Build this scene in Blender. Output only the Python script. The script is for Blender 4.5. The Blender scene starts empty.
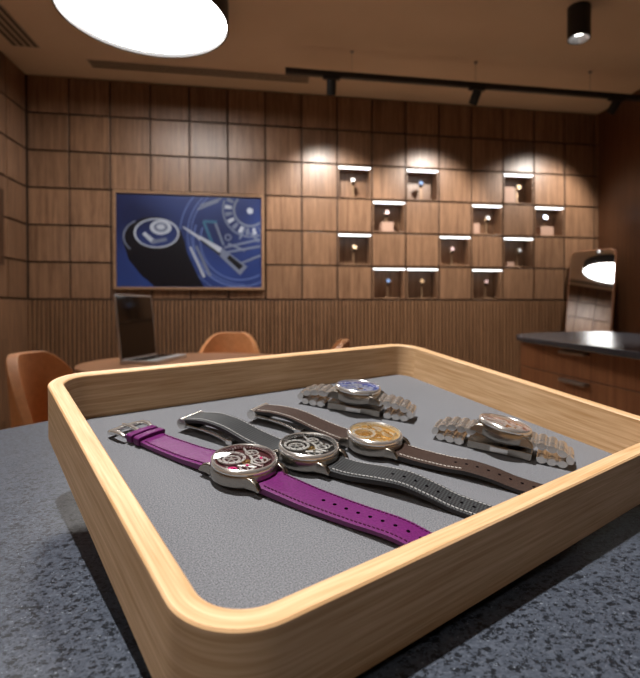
import bpy, bmesh, math, random
from mathutils import Matrix, Vector
random.seed(7)
PI = math.pi
SC = bpy.context.scene
COL = SC.collection

# ------------------------------------------------------------------ camera
EYE = 0.95
CAM_R = ((0.9853607892685677, -0.00350060762907072, 0.1704460639564686),
         (-0.17047238743812146, -0.009610667810227727, 0.9853155840568992),
         (-0.001811102750345404, -0.9999476890370159, -0.010066732158895798))   # columns: image right, image down, forward
cd = bpy.data.cameras.new('camera')
cam = bpy.data.objects.new('camera', cd); COL.objects.link(cam)
m = Matrix.Identity(4)
for i in range(3):
    m[i][0] = CAM_R[i][0]; m[i][1] = -CAM_R[i][1]; m[i][2] = -CAM_R[i][2]
m[2][3] = EYE
cam.matrix_world = m
cd.sensor_fit = 'HORIZONTAL'; cd.sensor_width = 36.0
cd.lens = 510.77 / 640 * 36
cd.shift_x = -45 / 640; cd.shift_y = -24 / 640
cd.clip_start = 0.01
cd.dof.use_dof = True; cd.dof.focus_distance = 0.27; cd.dof.aperture_fstop = 16.5
SC.camera = cam

# ------------------------------------------------------------------ world, exposure
w = bpy.data.worlds.new('world'); SC.world = w; w.use_nodes = True
w.node_tree.nodes['Background'].inputs[0].default_value = (1.0, 0.86, 0.72, 1)
w.node_tree.nodes['Background'].inputs[1].default_value = 0.05
SC.view_settings.view_transform = 'Standard'; SC.view_settings.look = 'None'
SC.view_settings.exposure = 0.0; SC.view_settings.gamma = 1.0
PENDANT_EMIT = 20.0          # the big white ceiling disc
FILL_EMIT = 8.5             # fill disc added behind the camera, out of view
LED_EMIT = 4.5              # strips in the wall niches
TRACK_W = 74.0              # each track head
TRAY_SPOT_W = 190.0          # ceiling downlight over the tray
ROOM_SPOT_W = 110.0          # other ceiling downlights

# ------------------------------------------------------------------ room measures
WX0, WX1, WY0, WY1, CEIL = -1.70, 2.66, -2.4, 3.894, 2.585
CELL, ROWH, LINE1 = 0.27, 0.25896, 2.3236      # panel pitch; z of first groove below the ceiling
LINE6 = LINE1 - 5 * ROWH
COUNTER_Z = 0.829

# ------------------------------------------------------------------ materials
MATS = {}
def mat(name, col, rough=0.5, metal=0.0, var=None, scale=(40, 40, 40), detail=4, bump=0.0, bscale=None, spec=0.5, coat=0.0,
        emit=None, trans=0.0, coords='Object', ramp=(0.35, 0.65), sheen=0.0, alpha=None):
    m = bpy.data.materials.new(name); m.use_nodes = True; MATS[name] = m
    nt = m.node_tree; b = nt.nodes['Principled BSDF']
    b.inputs['Base Color'].default_value = (*col, 1); b.inputs['Roughness'].default_value = rough
    b.inputs['Metallic'].default_value = metal; b.inputs['Specular IOR Level'].default_value = spec
    b.inputs['Coat Weight'].default_value = coat; b.inputs['Coat Roughness'].default_value = 0.15
    b.inputs['Sheen Weight'].default_value = sheen
    if emit: b.inputs['Emission Color'].default_value = (*emit[0], 1); b.inputs['Emission Strength'].default_value = emit[1]
    if trans: b.inputs['Transmission Weight'].default_value = trans
    if var is not None or bump:
        tc = nt.nodes.new('ShaderNodeTexCoord'); mp = nt.nodes.new('ShaderNodeMapping')
        mp.inputs['Scale'].default_value = scale
        nt.links.new(tc.outputs[coords], mp.inputs['Vector'])
        no = nt.nodes.new('ShaderNodeTexNoise'); no.inputs['Scale'].default_value = 1.0; no.inputs['Detail'].default_value = detail
        nt.links.new(mp.outputs[0], no.inputs['Vector'])
        if var is not None:
            r = nt.nodes.new('ShaderNodeValToRGB')
            r.color_ramp.elements[0].position = ramp[0]; r.color_ramp.elements[1].position = ramp[1]
            r.color_ramp.elements[0].color = (*var, 1); r.color_ramp.elements[1].color = (*col, 1)
            nt.links.new(no.outputs['Fac'], r.inputs['Fac']); nt.links.new(r.outputs['Color'], b.inputs['Base Color'])
        if bump:
            bn = nt.nodes.new('ShaderNodeBump'); bn.inputs['Strength'].default_value = bump; bn.inputs['Distance'].default_value = 0.001
            src = no
            if bscale:
                mp2 = nt.nodes.new('ShaderNodeMapping'); mp2.inputs['Scale'].default_value = bscale
                nt.links.new(tc.outputs[coords], mp2.inputs['Vector'])
                src = nt.nodes.new('ShaderNodeTexNoise'); src.inputs['Scale'].default_value = 1.0
                nt.links.new(mp2.outputs[0], src.inputs['Vector'])
            nt.links.new(src.outputs['Fac'], bn.inputs['Height']); nt.links.new(bn.outputs[0], b.inputs['Normal'])
    return m

def wood(name, dark, light, rough, grain=(60, 60, 2.2), cell=None, spec=0.5, coords='Object', fine=6.0, cellvar=0.35):
    """Veneer: streaks along the low-frequency axis, an optional tone per panel."""
    m = bpy.data.materials.new(name); m.use_nodes = True; MATS[name] = m
    nt = m.node_tree; N = nt.nodes; Lk = nt.links; b = N['Principled BSDF']
    b.inputs['Roughness'].default_value = rough; b.inputs['Specular IOR Level'].default_value = spec
    tc = N.new('ShaderNodeTexCoord'); src = tc.outputs[coords]
    vec = src
    if cell:
        dv = N.new('ShaderNodeVectorMath'); dv.operation = 'SUBTRACT'; dv.inputs[1].default_value = cell[0]; Lk.new(src, dv.inputs[0])
        d2 = N.new('ShaderNodeVectorMath'); d2.operation = 'DIVIDE'; d2.inputs[1].default_value = cell[1]; Lk.new(dv.outputs[0], d2.inputs[0])
        fl = N.new('ShaderNodeVectorMath'); fl.operation = 'FLOOR'; Lk.new(d2.outputs[0], fl.inputs[0])
        wn = N.new('ShaderNodeTexWhiteNoise'); wn.noise_dimensions = '3D'; Lk.new(fl.outputs[0], wn.inputs['Vector'])
        sc = N.new('ShaderNodeVectorMath'); sc.operation = 'SCALE'; sc.inputs['Scale'].default_value = 7.0; Lk.new(wn.outputs['Color'], sc.inputs[0])
        ad = N.new('ShaderNodeVectorMath'); ad.operation = 'ADD'; Lk.new(src, ad.inputs[0]); Lk.new(sc.outputs[0], ad.inputs[1])
        vec = ad.outputs[0]
    mp = N.new('ShaderNodeMapping'); mp.inputs['Scale'].default_value = grain; Lk.new(vec, mp.inputs['Vector'])
    n1 = N.new('ShaderNodeTexNoise'); n1.inputs['Scale'].default_value = 1; n1.inputs['Detail'].default_value = 5; n1.inputs['Distortion'].default_value = 0.6
    Lk.new(mp.outputs[0], n1.inputs['Vector'])
    mp2 = N.new('ShaderNodeMapping'); mp2.inputs['Scale'].default_value = tuple(g * fine for g in grain); Lk.new(vec, mp2.inputs['Vector'])
    n2 = N.new('ShaderNodeTexNoise'); n2.inputs['Scale'].default_value = 1; n2.inputs['Detail'].default_value = 3; Lk.new(mp2.outputs[0], n2.inputs['Vector'])
    mx = N.new('ShaderNodeMix'); mx.data_type = 'FLOAT'; mx.inputs[0].default_value = 0.4
    Lk.new(n1.outputs['Fac'], mx.inputs[2]); Lk.new(n2.outputs['Fac'], mx.inputs[3])
    r = N.new('ShaderNodeValToRGB'); r.color_ramp.elements[0].position = 0.36; r.color_ramp.elements[1].position = 0.64
    r.color_ramp.elements[0].color = (*dark, 1); r.color_ramp.elements[1].color = (*light, 1)
    Lk.new(mx.outputs[0], r.inputs['Fac'])
    out = r.outputs['Color']
    if cell:
        mr = N.new('ShaderNodeMapRange'); mr.inputs['To Min'].default_value = 1 - cellvar / 2; mr.inputs['To Max'].default_value = 1 + cellvar / 2
        Lk.new(wn.outputs['Value'], mr.inputs['Value'])
        hs = N.new('ShaderNodeHueSaturation'); Lk.new(out, hs.inputs['Color']); Lk.new(mr.outputs[0], hs.inputs['Value']); out = hs.outputs[0]
    Lk.new(out, b.inputs['Base Color'])
    bn = N.new('ShaderNodeBump'); bn.inputs['Strength'].default_value = 0.08; bn.inputs['Distance'].default_value = 0.001
    Lk.new(n2.outputs['Fac'], bn.inputs['Height']); Lk.new(bn.outputs[0], b.inputs['Normal'])
    return m

WAL = wood('walnut_panel', (0.130, 0.066, 0.035), (0.29, 0.160, 0.090), 0.37, cell=((WX0, WY1, LINE6), (CELL, CELL, ROWH)))
WAL_L = wood('walnut_wainscot', (0.130, 0.065, 0.032), (0.27, 0.142, 0.073), 0.42)
WAL_D = wood('walnut_dark', (0.040, 0.019, 0.010), (0.085, 0.040, 0.021), 0.38)
WAL_C = wood('walnut_cabinet', (0.17, 0.062, 0.024), (0.31, 0.125, 0.052), 0.40)
WAL_R = wood('walnut_red', (0.075, 0.030, 0.013), (0.125, 0.052, 0.023), 0.36)
TABLEW = wood('table_veneer', (0.34, 0.16, 0.075), (0.46, 0.23, 0.115), 0.35, grain=(3, 40, 40))
BAMBOO = wood('bamboo', (0.46, 0.265, 0.115), (0.68, 0.455, 0.265), 0.5, grain=(14, 420, 1), coords='UV', fine=2.6, spec=0.35)
GROOVE = mat('groove_dark', (0.050, 0.025, 0.014), 0.7)
CEILM = mat('ceiling_paint', (0.68, 0.52, 0.37), 0.85, var=(0.65, 0.49, 0.345), scale=(3, 3, 3))
PLASTER = mat('plaster', (0.46, 0.33, 0.22), 0.8)
FLOORM = wood('floor_oak', (0.36, 0.26, 0.17), (0.48, 0.36, 0.25), 0.4, grain=(3, 40, 40))
BLACK = mat('black_metal', (0.010, 0.010, 0.011), 0.5)
BLACKP = mat('black_plastic', (0.008, 0.008, 0.008), 0.25)
VENT = mat('vent_grey', (0.44, 0.34, 0.25), 0.6)
VENTD = mat('vent_dark', (0.10, 0.075, 0.055), 0.8)
LAMP = mat('lamp_diffuser', (0.9, 0.9, 0.9), 0.5, emit=((1.0, 0.97, 0.93), PENDANT_EMIT))
FILL_LAMP = mat('added_fill_diffuser', (0.9, 0.9, 0.9), 0.5, emit=((1.0, 0.95, 0.88), FILL_EMIT))
LED = mat('led_strip', (0.9, 0.9, 0.9), 0.5, emit=((0.92, 0.97, 1.0), LED_EMIT))
LENS = mat('lamp_lens', (0.9, 0.9, 0.9), 0.3, emit=((1.0, 0.97, 0.93), 12.0))
REFL = mat('lamp_reflector', (0.55, 0.55, 0.56), 0.3, metal=0.6)
LEATHER_O = mat('orange_leather', (0.74, 0.33, 0.135), 0.5, var=(0.66, 0.285, 0.110), scale=(60, 60, 60), bump=0.15)
CHROME = mat('chrome', (0.75, 0.74, 0.72), 0.12, metal=1.0)
MIRROR = mat('mirror_glass', (0.86, 0.87, 0.88), 0.02, metal=1.0)
SILVER = mat('silver_aluminium', (0.62, 0.64, 0.66), 0.35, metal=0.7)
SCREEN = mat('dark_screen', (0.010, 0.008, 0.008), 0.08)
HANDLE = mat('handle_steel', (0.34, 0.32, 0.30), 0.35, metal=0.9)
FELT = mat('grey_felt', (0.205, 0.212, 0.232), 0.95, var=(0.052, 0.055, 0.064), scale=(1500, 1500, 1500), detail=2, bump=0.5, ramp=(0.3, 0.7), sheen=0.15)
STEEL = mat('brushed_steel', (0.38, 0.35, 0.31), 0.27, metal=1.0, var=(0.31, 0.285, 0.25), scale=(300, 3000, 3000), bump=0.03)
POLISH = mat('polished_steel', (0.80, 0.785, 0.76), 0.2, metal=0.85)
BRIGHT = mat('rhodium_white', (0.82, 0.81, 0.78), 0.28, metal=0.75)
GOLD = mat('gilt_brass', (0.78, 0.50, 0.16), 0.25, metal=0.9)
RUBY = mat('magenta_accent', (0.65, 0.04, 0.20), 0.25)
DIAL_M = mat('maroon_dial', (0.050, 0.010, 0.014), 0.35)
DIAL_K = mat('black_dial', (0.012, 0.012, 0.013), 0.35)
DIAL_G = mat('gold_dial', (0.70, 0.51, 0.25), 0.32, metal=0.7)
DIAL_B = mat('blue_dial', (0.10, 0.16, 0.48), 0.3, metal=0.5)
DIAL_S = mat('salmon_dial', (0.50, 0.30, 0.24), 0.32, metal=0.6)
L_PUR = mat('purple_leather', (0.118, 0.009, 0.104), 0.48, var=(0.085, 0.006, 0.074), scale=(900, 900, 900), bump=0.2, spec=0.28)
L_PURD = mat('purple_thread', (0.040, 0.003, 0.022), 0.7, spec=0.1)
L_PURE = mat('purple_leather_edge', (0.10, 0.012, 0.09), 0.5)
L_BLK = mat('black_textile_strap', (0.105, 0.108, 0.110), 0.6, spec=0.25)
L_BRN = mat('brown_grained_leather', (0.050, 0.029, 0.022), 0.6, var=(0.024, 0.014, 0.011), scale=(1500, 1500, 1500), bump=0.35, spec=0.2)
L_EDGE = mat('dark_strap_edge', (0.012, 0.010, 0.010), 0.5)
T_PALE = mat('pale_thread', (0.50, 0.46, 0.42), 0.6)
T_GREY = mat('grey_thread', (0.36, 0.36, 0.36), 0.6)
HOLE = mat('strap_hole', (0.003, 0.002, 0.003), 0.9, spec=0.0)
PINKB = mat('pale_block', (0.42, 0.26, 0.19), 0.6)
POSTM = mat('bronze_post', (0.30, 0.19, 0.11), 0.4, metal=0.6)
# black strap: fine diagonal weave
def weave(m, a, b, sc):
    nt = m.node_tree; N = nt.nodes; bs = N['Principled BSDF']
    tc = N.new('ShaderNodeTexCoord'); mp = N.new('ShaderNodeMapping'); mp.inputs['Rotation'].default_value = (0, 0, PI / 4); mp.inputs['Scale'].default_value = (sc, sc, sc)
    ck = N.new('ShaderNodeTexChecker'); ck.inputs['Scale'].default_value = 1.0
    ck.inputs['Color1'].default_value = (*a, 1); ck.inputs['Color2'].default_value = (*b, 1)
    nt.links.new(tc.outputs['UV'], mp.inputs[0]); nt.links.new(mp.outputs[0], ck.inputs[0]); nt.links.new(ck.outputs[0], bs.inputs['Base Color'])
weave(L_BLK, (0.046, 0.049, 0.052), (0.006, 0.006, 0.007), 820)
# stone: blue-grey engineered stone with dark chips and a few pale ones
def stone(name, base, base2, chip, pale, rough):
    m = bpy.data.materials.new(name); m.use_nodes = True
    nt = m.node_tree; N = nt.nodes; Lk = nt.links; b = N['Principled BSDF']; b.inputs['Roughness'].default_value = rough
    tc = N.new('ShaderNodeTexCoord')
    no = N.new('ShaderNodeTexNoise'); no.inputs['Scale'].default_value = 420; no.inputs['Detail'].default_value = 4; Lk.new(tc.outputs['Object'], no.inputs['Vector'])
    no.inputs['Scale'].default_value = 700
    r = N.new('ShaderNodeValToRGB'); r.color_ramp.elements[0].position = .32; r.color_ramp.elements[1].position = .7
    r.color_ramp.elements[0].color = (*base, 1); r.color_ramp.elements[1].color = (*base2, 1); Lk.new(no.outputs['Fac'], r.inputs[0])
    col = r.outputs[0]
    for sc, th, c, seed in ((380, 0.20, chip, 0.0), (640, 0.21, chip, 3.0), (480, 0.085, pale, 9.0)):
        nz = N.new('ShaderNodeTexNoise'); nz.inputs['Scale'].default_value = sc * 1.3; Lk.new(tc.outputs['Object'], nz.inputs['Vector'])
        ad = N.new('ShaderNodeVectorMath'); ad.operation = 'MULTIPLY_ADD'; ad.inputs[1].default_value = (0.005, 0.005, 0.005)
        Lk.new(nz.outputs['Color'], ad.inputs[0]); Lk.new(tc.outputs['Object'], ad.inputs[2])
        mp = N.new('ShaderNodeMapping'); mp.inputs['Scale'].default_value = (sc * 0.62, sc, sc); mp.inputs['Location'].default_value = (seed, seed, 0)
        Lk.new(ad.outputs[0], mp.inputs[0])
        vo = N.new('ShaderNodeTexVoronoi'); vo.inputs['Scale'].default_value = 1; vo.inputs['Randomness'].default_value = 1; Lk.new(mp.outputs[0], vo.inputs['Vector'])
        sp = N.new('ShaderNodeSeparateColor'); Lk.new(vo.outputs['Color'], sp.inputs[0])
        a1 = N.new('ShaderNodeMath'); a1.operation = 'LESS_THAN'; a1.inputs[1].default_value = 0.55; Lk.new(sp.outputs[0], a1.inputs[0])
        a2 = N.new('ShaderNodeMath'); a2.operation = 'LESS_THAN'; a2.inputs[1].default_value = th * 2; Lk.new(vo.outputs['Distance'], a2.inputs[0])
        mu = N.new('ShaderNodeMath'); mu.operation = 'MULTIPLY'; Lk.new(a1.outputs[0], mu.inputs[0]); Lk.new(a2.outputs[0], mu.inputs[1])
        mx = N.new('ShaderNodeMix'); mx.data_type = 'RGBA'; Lk.new(mu.outputs[0], mx.inputs[0]); Lk.new(col, mx.inputs[6]); mx.inputs[7].default_value = (*c, 1)
        col = mx.outputs[2]
    Lk.new(col, b.inputs['Base Color'])
    return m
STONE = stone('dark_stone', (0.030, 0.037, 0.052), (0.068, 0.080, 0.104), (0.006, 0.008, 0.012), (0.14, 0.16, 0.19), 0.40)
SLATE = mat('slate_top', (0.045, 0.052, 0.066), 0.27, spec=0.4, var=(0.028, 0.033, 0.045), scale=(160, 160, 160))
# watch crystal: clear with a fresnel sheen
def glass():
    m = bpy.data.materials.new('sapphire_crystal'); m.use_nodes = True; nt = m.node_tree; N = nt.nodes
    N.remove(N['Principled BSDF']); o = N['Material Output']
    t = N.new('ShaderNodeBsdfTransparent'); g = N.new('ShaderNodeBsdfGlossy'); g.inputs['Roughness'].default_value = 0.03
    f = N.new('ShaderNodeFresnel'); f.inputs['IOR'].default_value = 1.5
    x = N.new('ShaderNodeMixShader'); nt.links.new(f.outputs[0], x.inputs[0]); nt.links.new(t.outputs[0], x.inputs[1]); nt.links.new(g.outputs[0], x.inputs[2])
    nt.links.new(x.outputs[0], o.inputs[0]); return m
GLASS = glass()

# ------------------------------------------------------------------ mesh helper
class MB:
    def __init__(s): s.v = []; s.f = []; s.m = []; s.uv = {}
    def add(s, vs, fs, mi=0, M=None):
        n = len(s.v)
        s.v += [tuple(M @ Vector(v)) if M is not None else tuple(v) for v in vs]
        s.f += [tuple(i + n for i in f) for f in fs]; s.m += [mi] * len(fs); return s
    def box(s, x0, x1, y0, y1, z0, z1, mi=0, M=None):
        return s.add([(x, y, z) for z in (z0, z1) for y in (y0, y1) for x in (x0, x1)],
                     [(0, 2, 3, 1), (4, 5, 7, 6), (0, 1, 5, 4), (2, 6, 7, 3), (0, 4, 6, 2), (1, 3, 7, 5)], mi, M)
    def lathe(s, prof, n=48, mi=0, M=None, ry=1.0):
        vs = []; fs = []; k = len(prof)
        for i in range(n):
            a = 2 * PI * i / n
            vs += [(r * math.cos(a), r * math.sin(a) * ry, z) for r, z in prof]
        for i in range(n):
            j = (i + 1) % n
            for q in range(k - 1):
                if prof[q][0] < 1e-9 and prof[q + 1][0] < 1e-9: continue
                if prof[q][0] < 1e-9: fs.append((i * k + q, j * k + q + 1, i * k + q + 1))
                elif prof[q + 1][0] < 1e-9: fs.append((i * k + q, j * k + q, i * k + q + 1))
                else: fs.append((i * k + q, j * k + q, j * k + q + 1, i * k + q + 1))
        return s.add(vs, fs, mi, M)
    def cyl(s, p, q, r, n=16, mi=0, r2=None, M=None):
        p, q = Vector(p), Vector(q); d = q - p; L = d.length
        R = d.to_track_quat('Z', 'Y').to_matrix().to_4x4(); T = Matrix.Translation(p) @ R
        if M is not None: T = M @ T
        r2 = r if r2 is None else r2
        return s.lathe([(0, 0), (r, 0), (r2, L), (0, L)], n, mi, T)
    def tube(s, pts, r, n=8, mi=0, M=None):
        pts = [Vector(p) for p in pts]; vs = []; fs = []
        for i, p in enumerate(pts):
            d = (pts[min(i + 1, len(pts) - 1)] - pts[max(i - 1, 0)]).normalized()
            q = d.to_track_quat('Z', 'Y').to_matrix(); rr = r[i] if isinstance(r, (list, tuple)) else r
            for k in range(n):
                a = 2 * PI * k / n; vs.append(p + q @ Vector((rr * math.cos(a), rr * math.sin(a), 0)))
        for i in range(len(pts) - 1):
            for k in range(n):
                fs.append((i * n + k, i * n + (k + 1) % n, (i + 1) * n + (k + 1) % n, (i + 1) * n + k))
        fs.append(tuple(range(n - 1, -1, -1))); fs.append(tuple((len(pts) - 1) * n + k for k in range(n)))
        return s.add(vs, fs, mi, M)
    def prism(s, poly, z0, z1, mi=0, M=None):
        n = len(poly)
        vs = [(x, y, z0) for x, y in poly] + [(x, y, z1) for x, y in poly]
        fs = [tuple(range(n - 1, -1, -1)), tuple(range(n, 2 * n))] + [(i, (i + 1) % n, n + (i + 1) % n, n + i) for i in range(n)]
        return s.add(vs, fs, mi, M)
    def annulus(s, r0, r1, z0, z1, n=48, mi=0, M=None):
        return s.lathe([(r0, z0), (r1, z0), (r1, z1), (r0, z1), (r0, z0)], n, mi, M)
    def build(s, name, mats, parent=None, smooth=35, bevel=0, M=None, seg=2):
        if not isinstance(mats, (list, tuple)): mats = [mats]
        me = bpy.data.meshes.new(name); me.from_pydata(s.v, [], s.f); me.update()
        for x in mats: me.materials.append(x)
        for p, i in zip(me.polygons, s.m): p.material_index = i
        bm = bmesh.new(); bm.from_mesh(me); bmesh.ops.recalc_face_normals(bm, faces=bm.faces); bm.to_mesh(me); bm.free()
        if s.uv:
            ul = me.uv_layers.new(name='UVMap')
            for p in me.polygons:
                u = s.uv.get(p.index)
                if u is None: continue
                look = dict(u)
                for li in p.loop_indices:
                    ul.data[li].uv = look.get(me.loops[li].vertex_index, (0, 0))
        if smooth:
            for p in me.polygons: p.use_smooth = True
            me.set_sharp_from_angle(angle=math.radians(smooth))
        o = bpy.data.objects.new(name, me); COL.objects.link(o)
        if parent: o.parent = parent
        if M is not None: o.matrix_world = M
        if bevel:
            b = o.modifiers.new('bevel', 'BEVEL'); b.width = bevel; b.segments = seg; b.limit_method = 'ANGLE'; b.angle_limit = math.radians(40)
        return o
def tag(o, label, cat, group=None, kind=None):
    o['label'] = label; o['category'] = cat
    if group: o['group'] = group
    if kind: o['kind'] = kind
    return o
def thing(name, label, cat, loc=(0, 0, 0), rz=0, group=None, M=None):
    o = bpy.data.objects.new(name, None); COL.objects.link(o); o.empty_display_size = 0.02
    if M is not None: o.matrix_world = M
    else: o.location = loc; o.rotation_euler = (0, 0, rz)
    return tag(o, label, cat, group)
def struct(name, mb, m, bevel=0, smooth=0):
    o = mb.build(name, m, None, smooth, bevel); o['kind'] = 'structure'; return o
def dup(root, label, group=None):
    def cp(o, par):
        c = o.copy(); COL.objects.link(c)
        if par: c.parent = par; c.matrix_parent_inverse = o.matrix_parent_inverse.copy()
        for ch in o.children: cp(ch, c)
        return c
    r = cp(root, None); r['label'] = label
    if group: r['group'] = group
    return r
def rrect(w, h, r, n=8, cx=0, cy=0):
    pts = []
    for sx, sy, a0 in ((1, 1, 0), (-1, 1, PI / 2), (-1, -1, PI), (1, -1, 1.5 * PI)):
        for k in range(n + 1):
            a = a0 + PI / 2 * k / n
            pts.append((cx + sx * (w / 2 - r) + r * math.cos(a), cy + sy * (h / 2 - r) + r * math.sin(a)))
    return pts
def Rx(a): return Matrix.Rotation(a, 4, 'X')
def Ry(a): return Matrix.Rotation(a, 4, 'Y')
def Rz(a): return Matrix.Rotation(a, 4, 'Z')
def Tr(*p): return Matrix.Translation(p)

# ------------------------------------------------------------------ room shell
struct('floor', MB().box(WX0 - .2, WX1 + .2, WY0 - .2, WY1 + .3, -0.1, 0), FLOORM)
struct('ceiling', MB().box(WX0 - .2, WX1 + .2, WY0 - .2, WY1 + .3, CEIL, CEIL + 0.1), CEILM)
NICHES = [(8, 2), (10, 2), (13, 2), (9, 3), (12, 3), (14, 3), (8, 4), (11, 4), (13, 4), (9, 5), (10, 5), (12, 5)]   # column, row
G = 0.0065; ND = 0.15
def cellbox(c, r):
    x0 = WX0 + c * CELL; x1 = min(x0 + CELL, WX1)
    z1 = LINE1 - (r - 1) * ROWH if r >= 1 else CEIL
    z0 = LINE1 - r * ROWH
    return x0, x1, z0, z1
pan = MB(); back = MB()
for c in range(17):
    for r in range(0, 6):
        x0, x1, z0, z1 = cellbox(c, r)
        if (c, r) in NICHES:
            t = 0.008
            pan.box(x0 + G, x0 + G + t, WY1, WY1 + ND, z0 + G, z1 - G); pan.box(x1 - G - t, x1 - G, WY1, WY1 + ND, z0 + G, z1 - G)
            pan.box(x0 + G + t, x1 - G - t, WY1, WY1 + ND, z0 + G, z0 + G + t); pan.box(x0 + G + t, x1 - G - t, WY1, WY1 + ND, z1 - G - t, z1 - G)
            pan.box(x0, x1, WY1 + ND, WY1 + ND + .02, z0, z1)
        else:
            if x1 - x0 > 0.06: pan.box(x0 + G, x1 - G, WY1, WY1 + 0.018, z0 + G, z1 - G)
            else: pan.box(x0 + G, x1, WY1, WY1 + 0.018, z0 + G, z1 - G)
            back.box(x0, x1, WY1 + 0.018, WY1 + 0.036, z0, z1)
struct('wall_back', pan, WAL, bevel=0.0012)
back.box(WX0 - .04, WX0, WY1 + .012, WY1 + .036, 0, CEIL)
struct('trim_1', back, GROOVE)
gb = MB()        # dark backing seen in the grooves round the niches
for c, r in NICHES:
    x0, x1, z0, z1 = cellbox(c, r)
    gb.box(x0, x0 + G, WY1 + .012, WY1 + ND, z0, z1); gb.box(x1 - G, x1, WY1 + .012, WY1 + ND, z0, z1)
    gb.box(x0, x1, WY1 + .012, WY1 + ND, z0, z0 + G); gb.box(x0, x1, WY1 + .012, WY1 + ND, z1 - G, z1)
struct('trim_2', gb, GROOVE)
sl = MB(); p = 0.0285; n = int((WX1 - WX0) / p)
for i in range(n):
    x = WX0 + i * p; sl.box(x + .005, x + p - .005, WY1 - 0.008, WY1 + 0.008, 0.1, LINE6 - 0.008)
struct('trim_3', sl, WAL_L, bevel=0.0015)
struct('trim_4', MB().box(WX0, WX1, WY1 + 0.008, WY1 + 0.03, 0.1, LINE6), GROOVE)
struct('baseboard_back', MB().box(WX0, WX1, WY1 - 0.01, WY1 + 0.03, 0, 0.1), WAL_D)
# left wall: same grid above, plain veneer below
lw = MB(); lb = MB()
ny = int((WY1 - WY0) / CELL) + 1
for c in range(ny):
    y1 = WY1 - c * CELL; y0 = y1 - CELL
    for r in range(6):
        _, _, z0, z1 = cellbox(0, r)
        lw.box(WX0 - 0.012, WX0, y0 + G, y1 - G - (0.012 if c == 0 else 0), z0 + G, z1 - G)
lw.box(WX0 - 0.012, WX0, WY0, WY1, 0.1, LINE6 - G)
struct('wall_left', lw, WAL, bevel=0.0012)
struct('trim_5', lb.box(WX0 - .04, WX0 - 0.012, WY0, WY1 + .036, 0, CEIL), GROOVE)
struct('baseboard_left', MB().box(WX0 - .012, WX0 + .01, WY0, WY1 - .01, 0, 0.1), WAL_D)
struct('wall_right', MB().box(WX1, WX1 + .05, WY0, WY1 + .03, 0, CEIL), WAL_R)
struct('wall_front', MB().box(WX0 - .05, WX1 + .05, WY0 - .05, WY0, 0, CEIL), PLASTER)

# ------------------------------------------------------------------ near counter
def poly_round(pts, rad, n=10):
    out = []
    for i, p in enumerate(pts):
        a = Vector(pts[i - 1]) - Vector(p); b = Vector(pts[(i + 1) % len(pts)]) - Vector(p); r = rad[i]
        if r <= 0: out.append(p); continue
        p0 = Vector(p) + a.normalized() * r; p1 = Vector(p) + b.normalized() * r
        for k in range(n + 1):
            t = k / n; q = (1 - t) ** 2 * p0 + 2 * t * (1 - t) * Vector(p) + t * t * p1; out.append((q.x, q.y))
    return out
CP = poly_round([(-0.90, -0.26), (-0.125, 0.777), (0.36, 0.43), (0.36, -0.62), (-0.90, -0.62)], [0.02, 0.06, 0.05, 0.02, 0.02])
ct = thing('stone_counter', 'blue-grey speckled stone counter under the bamboo tray', 'counter', (0, 0, 0))
MB().prism(CP, COUNTER_Z - 0.04, COUNTER_Z).build('countertop', STONE, ct, 30, 0.002)
cx = sum(p[0] for p in CP) / len(CP); cy = sum(p[1] for p in CP) / len(CP)
MB().prism([(-0.1 + (x + .1) * .86, 0.05 + (y - .05) * .86) for x, y in CP], 0.0, COUNTER_Z - 0.04).build('base_cabinet', WAL_C, ct, 30)

# ------------------------------------------------------------------ tray
TW = (0.05616442486055904, 0.322868741682153, 0.889837641567091)
TM = Matrix(((0.8716274629505808, -0.4864050733355255, 0.06062730790490429, TW[0]),
             (0.4895297729335082, 0.8574924682894788, -0.15832646095484063, TW[1]),
             (0.02502333395057095, 0.16768056375226967, 0.9855237497380359, TW[2]), (0, 0, 0, 1)))
TWD, TLN, TH, TD, TT = 0.32136, 0.26589, 0.03440, 0.03001, 0.00860
tray = thing('display_tray', 'pale bamboo tray with rounded corners and grey felt lining', 'tray', M=TM)
def ring(mb, w, l, ro, prof, n=12):
    """sweep a cross-section (inset, z) round a rounded rectangle, with lengthwise UVs"""
    base = rrect(w, l, ro, n)
    loops = []
    for ins, z in prof:
        loops.append([(x, y, z) for x, y in rrect(w - 2 * ins, l - 2 * ins, max(ro - ins, 0.002), n)])
    N_ = len(base); s = [0]
    for i in range(N_): s.append(s[-1] + math.dist(base[i], base[(i + 1) % N_]))
    v0 = len(mb.v)
    for lp in loops: mb.v += lp
    vv = 0
    K = len(prof)
    for k in range(K):
        k2 = (k + 1) % K
        d = math.dist(prof[k], prof[k2])
        for i in range(N_):
            j = (i + 1) % N_
            f = (v0 + k * N_ + i, v0 + k * N_ + j, v0 + k2 * N_ + j, v0 + k2 * N_ + i)
            mb.uv[len(mb.f)] = list(zip(f, ((s[i], vv), (s[i + 1], vv), (s[i + 1], vv + d), (s[i], vv + d))))
            mb.f.append(f); mb.m.append(0)
        vv += d + 0.37
c_ = 0.0007
fr = MB()
ring(fr, TWD, TLN, 0.025, [(0.0009, -TH), (0, -TH + 0.0009), (0, -c_), (c_, 0), (TT - c_, 0), (TT, -c_), (TT, -TH)])
fr.build('rim', BAMBOO, tray, 40)
MB().prism(rrect(TWD - 2 * TT - 0.0002, TLN - 2 * TT - 0.0002, 0.0166), -TH + 0.0004, -TD - 0.0012).build('base_board', WAL_L, tray, 40)
MB().prism(rrect(TWD - 2 * TT - 0.0002, TLN - 2 * TT - 0.0002, 0.0166), -TD - 0.0012, -TD).build('felt_lining', FELT, tray, 40)
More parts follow.
